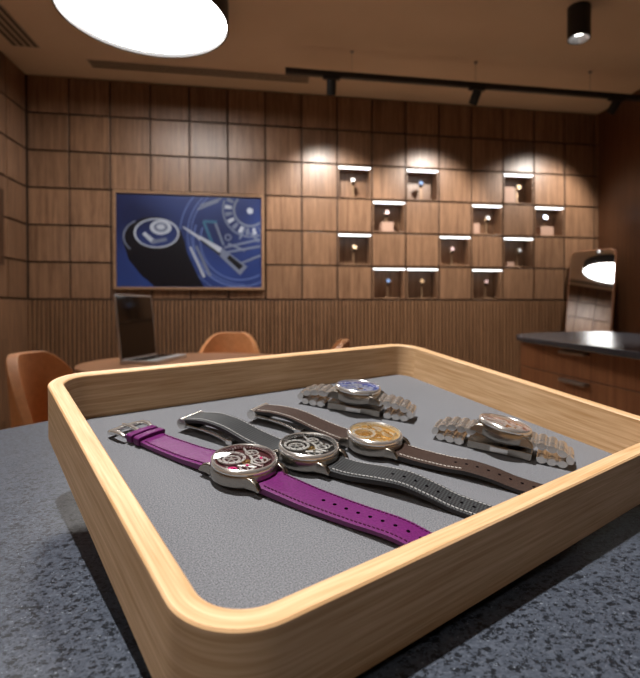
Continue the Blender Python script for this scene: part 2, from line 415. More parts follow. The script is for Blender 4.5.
# dark wedge that lifts the far end
inv = TM.inverted()
def under(u, v):
    return TM @ Vector((u, v, -TH))
wd = MB(); q = [(-0.02, -0.03), (0.11, -0.03), (0.11, 0.10), (-0.02, 0.10)]
tp = [under(*a) for a in q]
wd.add([tuple(t) for t in tp] + [(t.x, t.y, COUNTER_Z) for t in tp], [(0, 1, 2, 3), (7, 6, 5, 4), (0, 4, 5, 1), (1, 5, 6, 2), (2, 6, 7, 3), (3, 7, 4, 0)])
tag(wd.build('support_wedge', BLACK, None, 0), 'black wedge under the raised far end of the bamboo tray', 'wedge')

# ------------------------------------------------------------------ watches in the tray
def lug_poly(H):
    return [(0.0010, H + 0.0070), (0.0105, H + 0.0074), (0.0150, H + 0.0072), (0.0182, H * .8 + 0.0064), (0.0199, H * .7 + 0.0048), (0.0209, 0.0044), (0.0206, 0.0034),
            (0.0196, 0.0033), (0.0184, 0.0036), (0.0150, 0.0034), (0.0105, 0.0028), (0.0010, 0.0026)]
def gear(mb, cx, cy, r, z, n=18, mi=0, hub=True, spokes=4, th=0.0004):
    M = Tr(cx, cy, z)
    pts = []
    for i in range(n * 4):
        a = 2 * PI * i / (n * 4); rr = r if (i % 4) in (0, 1) else r * 0.9
        pts.append((rr * math.cos(a), rr * math.sin(a)))
    inner = [(r * 0.72 * math.cos(2 * PI * i / (n * 4)), r * 0.72 * math.sin(2 * PI * i / (n * 4))) for i in range(n * 4)]
    N_ = n * 4; vs = [(x, y, 0) for x, y in pts] + [(x, y, th) for x, y in pts] + [(x, y, 0) for x, y in inner] + [(x, y, th) for x, y in inner]
    fs = []
    for i in range(N_):
        j = (i + 1) % N_
        fs += [(i, j, N_ + j, N_ + i), (N_ + i, N_ + j, 3 * N_ + j, 3 * N_ + i), (2 * N_ + j, 2 * N_ + i, 3 * N_ + i, 3 * N_ + j), (j, i, 2 * N_ + i, 2 * N_ + j)]
    mb.add(vs, fs, mi, M)
    for k in range(spokes):
        mb.box(0, r * 0.76, -r * 0.06, r * 0.06, 0, th, mi, M @ Rz(k * 2 * PI / spokes + .4))
    if hub: mb.lathe([(0, 0), (r * .2, 0), (r * .2, th * 1.6), (0, th * 1.6)], 14, mi, M)
def movement(root, dial, ring_m, bridge_m, accent, H):
    """everything seen through the crystal; H lifts it with the case"""
    dz = H + 0.0080
    MB().lathe([(0, dz - 0.0006), (0.0163, dz - 0.0006), (0.0163, dz), (0, dz)], 56).build('dial', dial, root, 30)
    MB().annulus(0.0148, 0.0162, dz, dz + 0.0012, 64).build('flange_ring', dial, root, 30)
    ix = MB()
    for k in range(60):
        a = k * PI / 30; big = k % 5 == 0
        ix.box(0.0150, 0.0160, -0.00028 if big else -.00010, 0.00028 if big else .00010, dz + 0.0012, dz + 0.00135, 0, Rz(a))
    ix.build('minute_track', BRIGHT, root, 0)
    SX, SY = 0.0066, 0.0030
    sd = MB().annulus(0.0061, 0.0076, dz + 0.0010, dz + 0.0016, 56, 0, Tr(SX, SY, 0)).build('subdial_ring', ring_m, root, 30)
    t = MB()
    for k in range(12): t.box(0.0063, 0.0074, -0.00022, 0.00022, dz + 0.0016, dz + 0.00166, 0, Tr(SX, SY, 0) @ Rz(k * PI / 6))
    t.build('hour_markers', DIAL_K, sd, 0)
    g = MB(); gear(g, SX, SY, 0.0050, dz + 0.0003, 22, 0, True, 5); g.build('motion_wheel', bridge_m, root, 30)
    MB().box(-0.0008, 0.0040, -0.0003, 0.0003, dz + 0.0019, dz + 0.0021, 0, Tr(SX, SY, 0) @ Rz(0.9)).build('hour_hand', POLISH, root, 0)
    MB().box(-0.0010, 0.0062, -0.0002, 0.0002, dz + 0.0022, dz + 0.0024, 0, Tr(SX, SY, 0) @ Rz(-2.3)).build('minute_hand', POLISH, root, 0)
    for sx, sy in ((-0.0070, 0.0060), (-0.0070, -0.0052)):
        g = MB(); gear(g, sx, sy, 0.0042, dz + 0.0008, 22, 0, True, 3); g.build('balance_wheel', BRIGHT, root, 30)
        MB().box(-0.0050, 0.0050, -0.0007, 0.0007, dz + 0.0014, dz + 0.0020, 0, Tr(sx, sy, 0) @ Rz(0.5 if sy > 0 else -0.6)).build('balance_bridge', bridge_m, root, 0, 0.0002)
        MB().lathe([(0, dz + .0020), (.0008, dz + .0020), (.0008, dz + .0025), (0, dz + .0025)], 12, 0, Tr(sx, sy, 0)).build('jewel', accent, root, 30)
    g = MB(); gear(g, 0.0030, -0.0096, 0.0040, dz + 0.0005, 20, 0, True, 5); g.build('barrel_gear', BRIGHT, root, 30)
    g = MB(); gear(g, -0.0020, 0.0118, 0.0026, dz + 0.0005, 14); g.build('train_gear', accent, root, 30)
    g = MB(); gear(g, -0.0020, 0.0006, 0.0026, dz + 0.0004, 14); g.build('centre_gear', GOLD, root, 30)
    MB().prism([(-0.0130, -0.0006), (-0.0130, 0.0008), (-0.0050, 0.0012), (-0.0018, -0.0030), (0.0020, -0.0052), (0.0016, -0.0062), (-0.0026, -0.0044), (-0.0058, 0.0000)], dz + 0.0009, dz + 0.0014).build('main_bridge', bridge_m, root, 0, 0.0002)
    MB().prism([(0.0090, -0.0108), (0.0102, -0.0100), (0.0048, -0.0066), (0.0016, -0.0064), (0.0018, -0.0074), (0.0046, -0.0078)], dz + 0.0011, dz + 0.0016).build('barrel_bridge', bridge_m, root, 0, 0.0002)
    tw_ = MB().tube([(-.0120, .0090, dz + .0008), (-.0080, .0122, dz + .0008), (-.0020, .0140, dz + .0008)], .0004, 8)
    tw_.build('train_bridge', bridge_m, root, 40)
    sc = MB()
    for x, y in ((-0.0124, 0.0002), (0.0016, -0.0058), (0.0094, -0.0103), (-0.0112, 0.0088), (-0.0112, -0.0080), (0.0006, 0.0130), (0.0128, -0.0050)):
        sc.lathe([(0, dz), (0.0007, dz), (0.0007, dz + 0.0017), (0, dz + 0.0017)], 12, 0, Tr(x, y, 0))
    sc.build('movement_screws', POLISH, root, 30)
def watch_head(root, dial, ring_m, bridge_m, accent, H=0.0018):
    MB().lathe([(0, .0010), (.0135, .0010), (.0160, .0022), (.0175, .0034), (.0180, .0044), (.0181, H + .0072), (.0177, H + .0082), (.0164, H + .0086), (.0164, H + .0050), (0, H + .0050)], 72).build('case', STEEL, root, 30)
    MB().lathe([(.0162, H + .0082), (.0177, H + .0082), (.0180, H + .0090), (.0178, H + .0100), (.0172, H + .0109), (.0166, H + .0112), (.0162, H + .0108), (.0162, H + .0082)], 72).build('bezel', POLISH, root, 30)
    MB().lathe([(0, H + .0119), (.006, H + .0118), (.012, H + .0115), (.0163, H + .0109)], 48).build('crystal', GLASS, root, 60)
    for sx in (1, -1):
        for sy in (1, -1):
            lg = MB(); M = Matrix(((sx, 0, 0, 0), (0, 0, sy, 0), (0, 1, 0, 0), (0, 0, 0, 1)))
            lg.prism(lug_poly(H), 0.0100, 0.0130, 0, M)
            lg.build('lug', STEEL, root, 20, 0.0006)
    cr = MB(); cr.lathe([(0, -.001), (.0024, -.001), (.0028, .0002), (.0028, .0022), (.0024, .0027), (0, .0027)], 20, 0, Tr(0, -0.0182, H + .0052) @ Rx(PI / 2))
    cr.build('crown', POLISH, root, 30)
    movement(root, dial, ring_m, bridge_m, accent, H)

def smoothpath(pts, n=10):
    P = [Vector(p) for p in pts]; out = []
    for i in range(len(P) - 1):
        p0 = P[max(i - 1, 0)]; p1 = P[i]; p2 = P[i + 1]; p3 = P[min(i + 2, len(P) - 1)]
        for k in range(n):
            t = k / n
            out.append(0.5 * ((2 * p1) + (-p0 + p2) * t + (2 * p0 - 5 * p1 + 4 * p2 - p3) * t * t + (-p0 + 3 * p1 - 3 * p2 + p3) * t ** 3))
    out.append(P[-1]); return out
def strap(root, path, w0, w1, t0, t1, mtop, medge, thread, holes=0, round_tip=False, stitch_from=0.004, stitch_to=0.93, name='strap', hole_from=0.45):
    """path: (x, z) of the upper surface in the strap's mid line"""
    P = smoothpath([(x, 0, z) for x, z in path], 10); n = len(P); s = [0]
    for i in range(n - 1): s.append(s[-1] + (P[i + 1] - P[i]).length)
    L = s[-1]; mb = MB(); cols = 8
    fr_ = []
    for i in range(n):
        d = (P[min(i + 1, n - 1)] - P[max(i - 1, 0)]).normalized(); up = Vector((-d.z, 0, d.x))
        if up.z < 0: up = -up
        u = s[i] / L; w = w0 + (w1 - w0) * min(u * 1.15, 1); t = t0 + (t1 - t0) * min(u * 1.6, 1)
        if round_tip and L - s[i] < 0.008: w *= math.sqrt(max(0.12, 1 - ((0.008 - (L - s[i])) / 0.0085) ** 2))
        fr_.append((P[i], up, w, t))
    for i, (p, up, w, t) in enumerate(fr_):
        for k in range(cols + 1):
            y = -w / 2 + w * k / cols; e = abs(2 * k / cols - 1)
            dome = -0.22 * t * max(0, (e - 0.55) / 0.45) ** 2
            q = p + up * dome; mb.v.append((q.x, y, q.z))
        q = p - up * t; mb.v.append((q.x, w / 2, q.z)); mb.v.append((q.x, -w / 2, q.z))
    K = cols + 3
    for i in range(n - 1):
        a, b = i * K, (i + 1) * K
        for k in range(K):
            k2 = (k + 1) % K; f = (a + k, b + k, b + k2, a + k2)
            if k < cols:
                ya, yb = mb.v[a + k][1], mb.v[a + k2][1]
                mb.uv[len(mb.f)] = [(f[0], (s[i], ya)), (f[1], (s[i + 1], ya)), (f[2], (s[i + 1], yb)), (f[3], (s[i], yb))]
            mb.f.append(f); mb.m.append(0 if k < cols else 1)
    mb.f.append(tuple(range(K))); mb.m.append(1); mb.f.append(tuple((n - 1) * K + k for k in range(K - 1, -1, -1))); mb.m.append(1)
    o = mb.build(name, [mtop, medge], root, 50)
    def at(dist):
        for i in range(n - 1):
            if s[i + 1] >= dist:
                f = (dist - s[i]) / max(s[i + 1] - s[i], 1e-9); p, up, w, t = fr_[i]; p2, up2, w2, _ = fr_[i + 1]
                d = (p2 - p).normalized(); return p.lerp(p2, f), up, d, w + (w2 - w) * f, t
        p, up, w, t = fr_[-1]; return p, up, Vector((1, 0, 0)), w, t
    st = MB(); dist = stitch_from; step = 0.0023
    while dist < L * stitch_to:
        p, up, d, w, t = at(dist)
        for sy in (1, -1):
            y = sy * (w / 2 - 0.0019)
            M = Matrix(((d.x, 0, up.x, p.x), (0, 1, 0, y), (d.z, 0, up.z, p.z), (0, 0, 0, 1)))
            st.box(-0.0008, 0.0008, -0.00030, 0.00030, -0.00025, 0.00012, 0, M @ Tr(0, 0, -0.02 * t) @ Rz(0.18 * sy))
        dist += step
    st.build('stitching', thread, o, 0)
    if holes:
        hb = MB()
        for k in range(holes):
            p, up, d, w, t = at(L * hole_from + k * 0.0066)
            M = Matrix(((d.x, 0, up.x, p.x), (0, 1, 0, 0), (d.z, 0, up.z, p.z), (0, 0, 0, 1)))
            hb.lathe([(0, 0.00006), (0.00100, 0.00006), (0.00105, -0.0004)], 14, 0, M)
        hb.build('strap_holes', HOLE, o, 30)
    return o
def frame_at(u, v, ang, h=0.0, roll=0.0, pitch=0.0):
    return TM @ Tr(u, v, -TD + h) @ Rz(ang) @ Ry(pitch) @ Rx(roll)
GRP = 'wristwatches laid out in the bamboo tray'
A_L = math.atan2(0.92, -0.39)
# purple watch with pin buckle
pw = thing('wristwatch', 'steel skeleton wristwatch on purple leather strap, nearest the tray front', 'watch', M=frame_at(-0.0838, -0.0012, A_L), group=GRP)
watch_head(pw, DIAL_M, BRIGHT, BRIGHT, RUBY)
s_ = strap(pw, [(.0172, .0062), (.026, .0056), (.040, .0045), (.060, .0042), (.076, .0048), (.0865, .0052)], .0205, .0170, .0040, .0026, L_PUR, L_PURE, L_PURD, stitch_to=0.78)
kp = MB()
for x in (0.0725, 0.0790):
    kp = MB()
    prof = [(-.0096, .0016), (-.0100, .0060), (-.0088, .0068), (0, .0072), (.0088, .0068), (.0100, .0060), (.0096, .0016), (0, .0012)]
    for wdt in (0.0046,):
        N_ = len(prof); vs = [(x, y, z) for y, z in prof] + [(x + wdt, y, z) for y, z in prof]
        kp.add(vs, [(i, (i + 1) % N_, N_ + (i + 1) % N_, N_ + i) for i in range(N_)] + [tuple(range(N_)), tuple(range(2 * N_ - 1, N_ - 1, -1))])
    kp.build('keeper_loop', L_PUR, pw, 50, 0.0005)
bk = MB()
for sy in (1, -1):
    bk.tube([(0.0835 + .0015, sy * .0098, .0046), (0.0890, sy * .0104, .0058), (0.0945, sy * .0104, .0052), (0.0985, sy * .0098, .0034)], [0.0012, 0.0015, 0.0016, 0.0014], 10)
bk.tube([(0.0985, -.0104, .0034), (0.0992, 0, .0036), (0.0985, .0104, .0034)], 0.0016, 10)
bk.tube([(0.0855, -.0100, .0042), (0.0855, .0100, .0042)], 0.0009, 8)
bk = bk.build('buckle_frame', POLISH, pw, 50)
MB().tube([(0.0850, .0, .0052), (0.0920, .0, .0062), (0.0995, .0, .0056)], [0.0013, 0.0013, 0.0009], 10).build('buckle_tongue', POLISH, bk, 50)
strap(pw, [(-.0172, .0062), (-.026, .0056), (-.045, .0046), (-.070, .0046), (-.092, .0052), (-.108, .0032), (-.121, .0026)], .0205, .0172, .0040, .0025, L_PUR, L_PURE, L_PURD, holes=9, round_tip=True, hole_from=0.33, name='strap')
def clasp(root):
    MB().cyl((0.0895, -.0092, .0066), (0.0895, .0092, .0066), 0.0036, 20).build('clasp_hinge', POLISH, root, 40)
    MB().box(0.0760, 0.0885, -.0088, .0088, .0058, .0072).build('clasp_cover', STEEL, root, 0, 0.0005)
    P = smoothpath([(0.0885, 0, .0050), (0.078, 0, .0056), (0.066, 0, .0050), (0.054, 0, .0026)], 6)
    b = MB()
    for sy in (1, -1): b.tube([(p.x, sy * .0064, p.z) for p in P], 0.0012, 8)
    b.build('clasp_blade', POLISH, root, 50)
    MB().box(0.0500, 0.0550, -.0080, .0080, .0008, .0046).build('clasp_catch', POLISH, root, 0, 0.0006)
    MB().box(0.0300, 0.0500, -.0068, .0068, .0010, .0020).build('inner_blade', STEEL, root, 0, 0.0004)
# black watch
bw = thing('wristwatch', 'steel skeleton wristwatch on black woven strap, between purple and brown ones', 'watch', M=frame_at(-0.0434, -0.0028, math.atan2(0.174, -0.088)), group=GRP)
watch_head(bw, DIAL_K, BRIGHT, BRIGHT, STEEL)
SHORT = [(.0172, .0066), (.025, .0066), (.040, .0088), (.057, .0124), (.072, .0130), (.084, .0110), (.0895, .0100)]
strap(bw, SHORT, .0205, .0180, .0040, .0026, L_BLK, L_EDGE, T_GREY, stitch_to=0.97)
clasp(bw)
strap(bw, [(-.0172, .0062), (-.030, .0060), (-.048, .0080), (-.062, .0088), (-.076, .0066), (-.092, .0036), (-.118, .0027)], .0205, .0168, .0040, .0025, L_BLK, L_EDGE, T_GREY, holes=9, round_tip=True, hole_from=0.36)
# brown watch
nw = thing('wristwatch', 'steel wristwatch with gold movement on brown grained leather strap', 'watch', M=frame_at(0.0043, -0.0068, math.atan2(0.168, -0.087)), group=GRP)
watch_head(nw, DIAL_G, BRIGHT, GOLD, GOLD)
strap(nw, [(.0172, .0066), (.025, .0066), (.040, .0086), (.057, .0116), (.072, .0120), (.084, .0106), (.0895, .0098)], .0200, .0172, .0038, .0026, L_BRN, L_EDGE, T_PALE, stitch_to=0.97)
clasp(nw)
strap(nw, [(-.0172, .0062), (-.030, .0054), (-.048, .0056), (-.062, .0066), (-.076, .0058), (-.092, .0036), (-.118, .0027)], .0200, .0162, .0038, .0025, L_BRN, L_EDGE, T_PALE, holes=9, round_tip=True, hole_from=0.36, stitch_to=0.42)
# steel bracelet watches: closed bracelet folded under the head
def bracelet(root):
    path = [(.0165, .0122), (.0230, .0124), (.0300, .0122), (.0370, .0110), (.0425, .0088), (.0440, .0060), (.0410, .0036), (.0340, .0030), (.0270, .0030), (.0200, .0030)]
    P = smoothpath([(x, 0, z) for x, z in path], 14); s = [0]
    for i in range(len(P) - 1): s.append(s[-1] + (P[i + 1] - P[i]).length)
    def at(d):
        for i in range(len(P) - 1):
            if s[i + 1] >= d:
                f = (d - s[i]) / (s[i + 1] - s[i]); return P[i].lerp(P[i + 1], f), (P[i + 1] - P[i]).normalized()
        return P[-1], (P[-1] - P[-2]).normalized()
    pitch = 0.0064; nl = int(s[-1] / pitch)
    for sx in (1, -1):
        for k in range(nl):
            p, d = at((k + .5) * pitch); w = .0200 - .0035 * min(1, k / 6)
            M = Matrix(((sx * d.x, 0, -sx * d.z, sx * p.x), (0, 1, 0, 0), (d.z, 0, d.x, p.z), (0, 0, 0, 1)))
            lk = MB(); h = pitch * .47
            for (y0, y1, off, tt) in ((-w / 2, -w * .21, 0, .0023), (-w * .19, w * .19, 0, .0027), (w * .21, w / 2, 0, .0023)):
                poly = [(h * math.cos(q), (tt * 1.0 if math.sin(q) > 0 else tt) * math.sin(q)) for q in [2 * PI * i / 16 for i in range(16)]]
                MM = M @ Matrix(((1, 0, 0, 0), (0, 0, -1, 0), (0, 1, 0, 0), (0, 0, 0, 1)))
                lk.prism(poly, -y1, -y0, 0, MM)
            lk.box(-pitch * .5, pitch * .5, -w * .42, w * .42, -.0012, .0012, 0, M)
            lk.build('bracelet_link', LINKM, root, 50)
    MB().box(-0.021, 0.021, -.0090, .0090, .0006, .0062).build('clasp_plate', STEEL, root, 0, 0.0006)
    MB().box(-0.006, 0.006, -.0096, .0096, .0012, .0056).build('clasp_button', POLISH, root, 0, 0.0006)
LINKM = mat('link_steel', (0.74, 0.72, 0.69), 0.25, metal=0.9)
def steel_watch(label, u, v, ang, dial, acc, roll, pitch):
    r = thing('wristwatch', label, 'watch', M=frame_at(u, v, ang, 0.0), group=GRP)
    bracelet(r)
    before = set(r.children)
    watch_head(r, dial, BRIGHT, BRIGHT, acc, H=0.0022)
    M = Tr(0, 0, 0.0072) @ Rx(roll) @ Ry(pitch)
    for c in r.children:
        if c not in before: c.matrix_local = M
    return r
steel_watch('steel bracelet wristwatch with blue dial, near the far rim of the tray', 0.0400, 0.0575, math.atan2(0.81, -0.587), DIAL_B, DIAL_B, 0.04, 0.0)
steel_watch('steel bracelet wristwatch with salmon dial, near the right rim of the tray', 0.0820, -0.0485, math.atan2(0.873, -0.487), DIAL_S, GOLD, 0.12, -0.10)

# ------------------------------------------------------------------ ceiling lamps
PC = (-0.666, 2.813)
def disc_lamp(x, y, label, glow):
    pl = thing('disc_lamp', label, 'lamp', (x, y, CEIL), 0, 'round ceiling lamps')
    MB().lathe([(0, 0), (.418, 0), (.418, -.123), (.408, -.123), (.408, -.02), (0, -.02)], 72).build('drum', BLACK, pl, 30)
    MB().lathe([(0, -.100), (.408, -.100), (.408, -.094), (0, -.094)], 72).build('diffuser', glow, pl, 30)
disc_lamp(PC[0], PC[1], 'large round white ceiling lamp with black drum side, above the round table', LAMP)
disc_lamp(-0.95, -1.15, 'added fill lamp, round white disc with black drum side, behind the camera', FILL_LAMP)  # unseen lamp, added as fill light for the tray sides and the room
def spot_light(parent, loc, target, watt, angle, blend, col, r=0.03):
    l = bpy.data.lights.new('lamp_beam', 'SPOT'); l.energy = watt; l.spot_size = math.radians(angle); l.spot_blend = blend; l.color = col; l.shadow_soft_size = r
    o = bpy.data.objects.new('lamp_beam', l); COL.objects.link(o)
    d = Vector(target) - Vector(loc); M = Tr(*loc) @ d.to_track_quat('-Z', 'Y').to_matrix().to_4x4()
    o.parent = parent; o.matrix_world = M
    return o
def downlight(loc, label, watt, angle, tgt, r=0.03, col=(1.0, 0.94, 0.86)):
    d = thing('ceiling_downlight', label, 'lamp', (loc[0], loc[1], CEIL), 0, 'black cylinder downlights on the ceiling')
    MB().lathe([(0, 0), (.060, 0), (.060, -.17), (.055, -.17), (.055, -.135), (0, -.135)], 32).build('housing', BLACK, d, 30)
    MB().lathe([(.028, -.137), (.055, -.168), (.0545, -.1685), (.0275, -.1355)], 32).build('reflector', REFL, d, 40)
    MB().lathe([(0, -.1375), (.027, -.1375), (.027, -.1355), (0, -.1355)], 24).build('bulb', LENS, d, 30)
    bpy.context.view_layer.update()
    spot_light(d, (loc[0], loc[1], CEIL - .175), tgt, watt, angle, 0.5, col, r)
    return d
downlight((1.62, 2.545), 'black cylinder downlight on the ceiling above the slate counter', ROOM_SPOT_W, 75, (1.62, 2.5, 0))
downlight((-0.19, 0.17), 'black cylinder downlight on the ceiling above the bamboo tray', TRAY_SPOT_W, 60, (-0.02, 0.30, .8), 0.022, (1.0, 0.96, 0.92))
# track rail with spot heads
RY_, RZ_ = 3.214, 2.43
rl = thing('track_rail', 'long black lighting track hung below the ceiling before the panelled wall', 'track light rail', (1.36, RY_, RZ_))
MB().box(-1.302, 1.30, -.017, .017, -.017, .017).build('rail', BLACK, rl, 0, 0.002)
for x in (0.476, 1.3015, 2.13):
    MB().cyl((x - 1.36, 0, .017), (x - 1.36, 0, CEIL - RZ_), 0.0014, 8).build('suspension_rod', HANDLE, rl, 30)
    MB().lathe([(0, CEIL - RZ_), (.012, CEIL - RZ_), (.010, CEIL - RZ_ - .01), (0, CEIL - RZ_ - .01)], 16, 0, Tr(x - 1.36, 0, 0)).build('ceiling_mount', HANDLE, rl, 30)
for k, (x, tx, lab) in enumerate(((0.345, 0.40, 'black track spotlight nearest the left end of the rail'), (1.31, 1.12, 'black track spotlight at the middle of the rail'), (2.33, 2.05, 'black track spotlight at the right end of the rail, near the right wall'))):
    h = thing('track_spotlight', lab, 'spotlight', (x, RY_, RZ_ - .017), 0, 'track spotlights on the black rail')
    MB().box(-.055, .055, -.016, .016, -.014, 0).build('adapter', BLACK, h, 0, 0.002)
    bpy.context.view_layer.update()
    piv = Vector((x, RY_, RZ_ - .045)); tgt = Vector((tx, WY1, 1.45)); d = (tgt - piv).normalized()
    M = Tr(*piv) @ d.to_track_quat('-Z', 'Y').to_matrix().to_4x4()
    hb = MB().lathe([(0, .02), (.030, .02), (.030, -.075), (.027, -.075), (.027, -.05), (0, -.05)], 28).build('lamp_head', BLACK, h, 30, 0, M)
    MB().lathe([(0, -.052), (.0265, -.052), (.0265, -.050), (0, -.050)], 24).build('bulb', LENS, hb, 30, 0, M)
    MB().cyl((0, 0, -.012), (0, 0, -.032), 0.006, 10).build('swivel', BLACK, h, 30)
    spot_light(h, tuple(piv + d * .08), tuple(tgt), TRACK_W, 88, 0.6, (1.0, 0.95, 0.88), 0.045)
# ceiling slot vents
def vent(name_label, x0, x1, y0, y1, slots, along_x):
    v = thing('ceiling_vent', name_label, 'vent', ((x0 + x1) / 2, (y0 + y1) / 2, CEIL))
    w_, l_ = (x1 - x0) / 2, (y1 - y0) / 2
    MB().box(-w_, w_, -l_, l_, -.004, 0).build('plate', VENT, v, 0, 0.001)
    for k in range(slots):
        b = MB()
        if along_x:
            p_ = 2 * l_ / slots; y = -l_ + p_ * (k + .5); b.box(-w_ + .01, w_ - .01, y - p_ * .28, y + p_ * .28, -.0048, -.0035)
        else:
            p_ = 2 * w_ / slots; x = -w_ + p_ * (k + .5); b.box(x - p_ * .28, x + p_ * .28, -l_ + .01, l_ - .01, -.0048, -.0035)
        b.build('slot', VENTD, v, 0)
    return v
vent('long slim grey slot vent on the ceiling along the panelled wall', -1.215, 0.235, 3.60, 3.71, 3, True)
vent('dark four-slot vent on the ceiling by the left corner', -1.60, -1.44, 2.55, 3.49, 4, False)

# ------------------------------------------------------------------ wall niches: LED strips, stands, watches, blocks
ROWN = {2: 'top', 3: 'second', 4: 'third', 5: 'bottom'}
ORD = {(8, 2): 'leftmost', (10, 2): 'middle', (13, 2): 'rightmost', (9, 3): 'leftmost', (12, 3): 'middle', (14, 3): 'rightmost', (8, 4): 'leftmost',
       (11, 4): 'middle', (13, 4): 'rightmost', (9, 5): 'leftmost', (10, 5): 'middle', (12, 5): 'rightmost'}
def niche_name(c, r): return '%s niche of the %s row' % (ORD[c, r], ROWN[r])
led0 = stand0 = nw0 = None
DIALC = {}
NW_D = [mat('niche_dial_%d' % i, c, 0.25, metal=0.4) for i, c in enumerate(((0.8, 0.8, 0.82), (0.25, 0.4, 0.75), (0.7, 0.45, 0.25), (0.75, 0.5, 0.5)))]
def make_stand():
    t = thing('watch_stand', '', 'watch stand', group='watch stands in the wall niches')
    MB().box(-.030, .030, -.022, .022, 0, .006).build('base', POSTM, t, 0, 0.001)
    MB().box(-.006, .006, .004, .010, .006, .110).build('post', POSTM, t, 0, 0.001)
    MB().lathe([(.019, -.012), (.021, -.012), (.021, .012), (.019, .012), (.019, -.012)], 28, 0, Tr(0, .0, .128) @ Ry(PI / 2)).build('collar', POSTM, t, 30)
    return t
def make_niche_watch():
    t = thing('wristwatch', '', 'watch', group='wristwatches on stands in the wall niches')
    T = Tr(0, -.024, .006) @ Rx(PI / 2 - .25)
    MB().lathe([(0, -.004), (.017, -.004), (.0195, 0), (.0195, .004), (.017, .0065), (.0155, .0065), (.0155, .005), (0, .005)], 36, 0, T).build('case', STEEL, t, 30)
    MB().lathe([(0, .0052), (.0155, .0052), (.0155, .0056), (0, .0056)], 32, 0, T).build('dial', NW_D[0], t, 30)
    MB().cyl((.0195, 0, .002), (.0235, 0, .002), .003, 12, 0, None, T).build('crown', POLISH, t, 30)
    MB().lathe([(.0225, -.009), (.0248, -.010), (.0248, .010), (.0225, .009), (.0225, -.009)], 36, 0, Tr(0, 0, 0) @ Ry(PI / 2)).build('strap', L_EDGE, t, 40)
    return t
BLOCKS = {(8, 2): None, (10, 2): None, (13, 2): (-.072, .085, .13), (9, 3): (-.008, .095, .075), (12, 3): (-.085, .05, .085), (14, 3): (-.012, .115, .075), (13, 4): (-.06, .06, .035)}
for i, (c, r) in enumerate(NICHES):
    x0, x1, z0, z1 = cellbox(c, r); xm = (x0 + x1) / 2; zf = z0 + G + .008
    lab = 'white LED strip along the top of the %s' % niche_name(c, r)
    if led0 is None:
        led0 = thing('led_strip', lab, 'LED strip', (xm, WY1, z1 - G), group='LED strips in the wall niches')
        MB().box(-.1262, .1262, -.003, .034, -.0165, -.0115).build('diffuser', LED, led0, 0, 0.001)
        MB().box(-.1262, .1262, -.003, .034, -.0115, -.0082).build('profile', BLACK, led0, 0)
        L_ = led0
    else:
        L_ = dup(led0, lab); L_.location = (xm, WY1, z1 - G)
    dx = random.uniform(-.012, .012)
    lab = 'small bronze watch stand in the %s' % niche_name(c, r)
    if stand0 is None: stand0 = make_stand(); stand0['label'] = lab; S_ = stand0
    else: S_ = dup(stand0, lab)
    bl = BLOCKS.get((c, r)); y_ = WY1 + .055; zz = zf
    if bl:
        b = MB().box(-bl[1] / 2, bl[1] / 2, -.04, .04, 0, bl[2]).build('display_block', PINKB, None, 0, 0.002)
        side = bl[0] if abs(bl[0]) > .03 else 0.0
        b.location = (xm + bl[0], WY1 + .052 if side == 0 else WY1 + .052, zf)
        tag(b, 'pale plinth block in the %s' % niche_name(c, r), 'block', 'plinth blocks in the wall niches')
        if side == 0: zz = zf + bl[2]
        else: dx = 0.018
        if side == 0:
            S_['label'] = 'low bronze watch stand on a pale block in the %s' % niche_name(c, r)
    low = bool(bl) and abs(bl[0]) <= .03
    S_.location = (xm + dx, y_, zz)
    if low: S_.scale = (1, 1, 0.55)
    lab = 'small wristwatch on its stand in the %s' % niche_name(c, r)
    if nw0 is None: nw0 = make_niche_watch(); nw0['label'] = lab; W_ = nw0
    else: W_ = dup(nw0, lab)
    zc_ = .128 * (0.55 if low else 1)
    W_.location = (xm + dx, y_, zz + zc_)
    if low: W_.scale = (1, 1, 1)
    W_.rotation_euler = (0, 0, random.uniform(-.3, .3))
    for ch in W_.children:
        if ch.name.startswith('dial'):
            if ch.data.users > 0: ch.data = ch.data.copy() if W_ is not nw0 else ch.data
            ch.data.materials[0] = NW_D[i % 4]

# ------------------------------------------------------------------ picture on the back wall
PX0, PX1, PZ0, PZ1 = -1.136, -0.090, 1.098, 1.801
PIC_BG = mat('print_blue', (0.022, 0.050, 0.21), 0.35, var=(0.006, 0.011, 0.055), scale=(1.6, 1.6, 1.6), detail=1)
PIC_K = mat('print_black', (0.004, 0.004, 0.008), 0.3)
PIC_W = mat('print_pale', (0.36, 0.40, 0.48), 0.4)
PIC_L = mat('print_line', (0.085, 0.13, 0.33), 0.4)
PIC_G = mat('print_grey', (0.13, 0.155, 0.23), 0.4)
PIC_T = mat('print_teal', (0.03, 0.12, 0.21), 0.4)
pic = thing('framed_picture', 'large framed blue print of a watch and drafting pen on the panelled wall', 'picture', ((PX0 + PX1) / 2, WY1, (PZ0 + PZ1) / 2))
pw_, ph_ = PX1 - PX0, PZ1 - PZ0
FRW = wood('frame_walnut', (0.20, 0.11, 0.06), (0.34, 0.20, 0.11), 0.4, grain=(30, 30, 30))
fm = MB(); b_ = 0.018
fm.box(-pw_ / 2, pw_ / 2, -.034, 0, ph_ / 2 - b_, ph_ / 2); fm.box(-pw_ / 2, pw_ / 2, -.034, 0, -ph_ / 2, -ph_ / 2 + b_)
fm.box(-pw_ / 2, -pw_ / 2 + b_, -.034, 0, -ph_ / 2 + b_, ph_ / 2 - b_); fm.box(pw_ / 2 - b_, pw_ / 2, -.034, 0, -ph_ / 2 + b_, ph_ / 2 - b_)
fm.build('frame', FRW, pic, 0, 0.002)
iw, ih = pw_ - 2 * b_, ph_ - 2 * b_
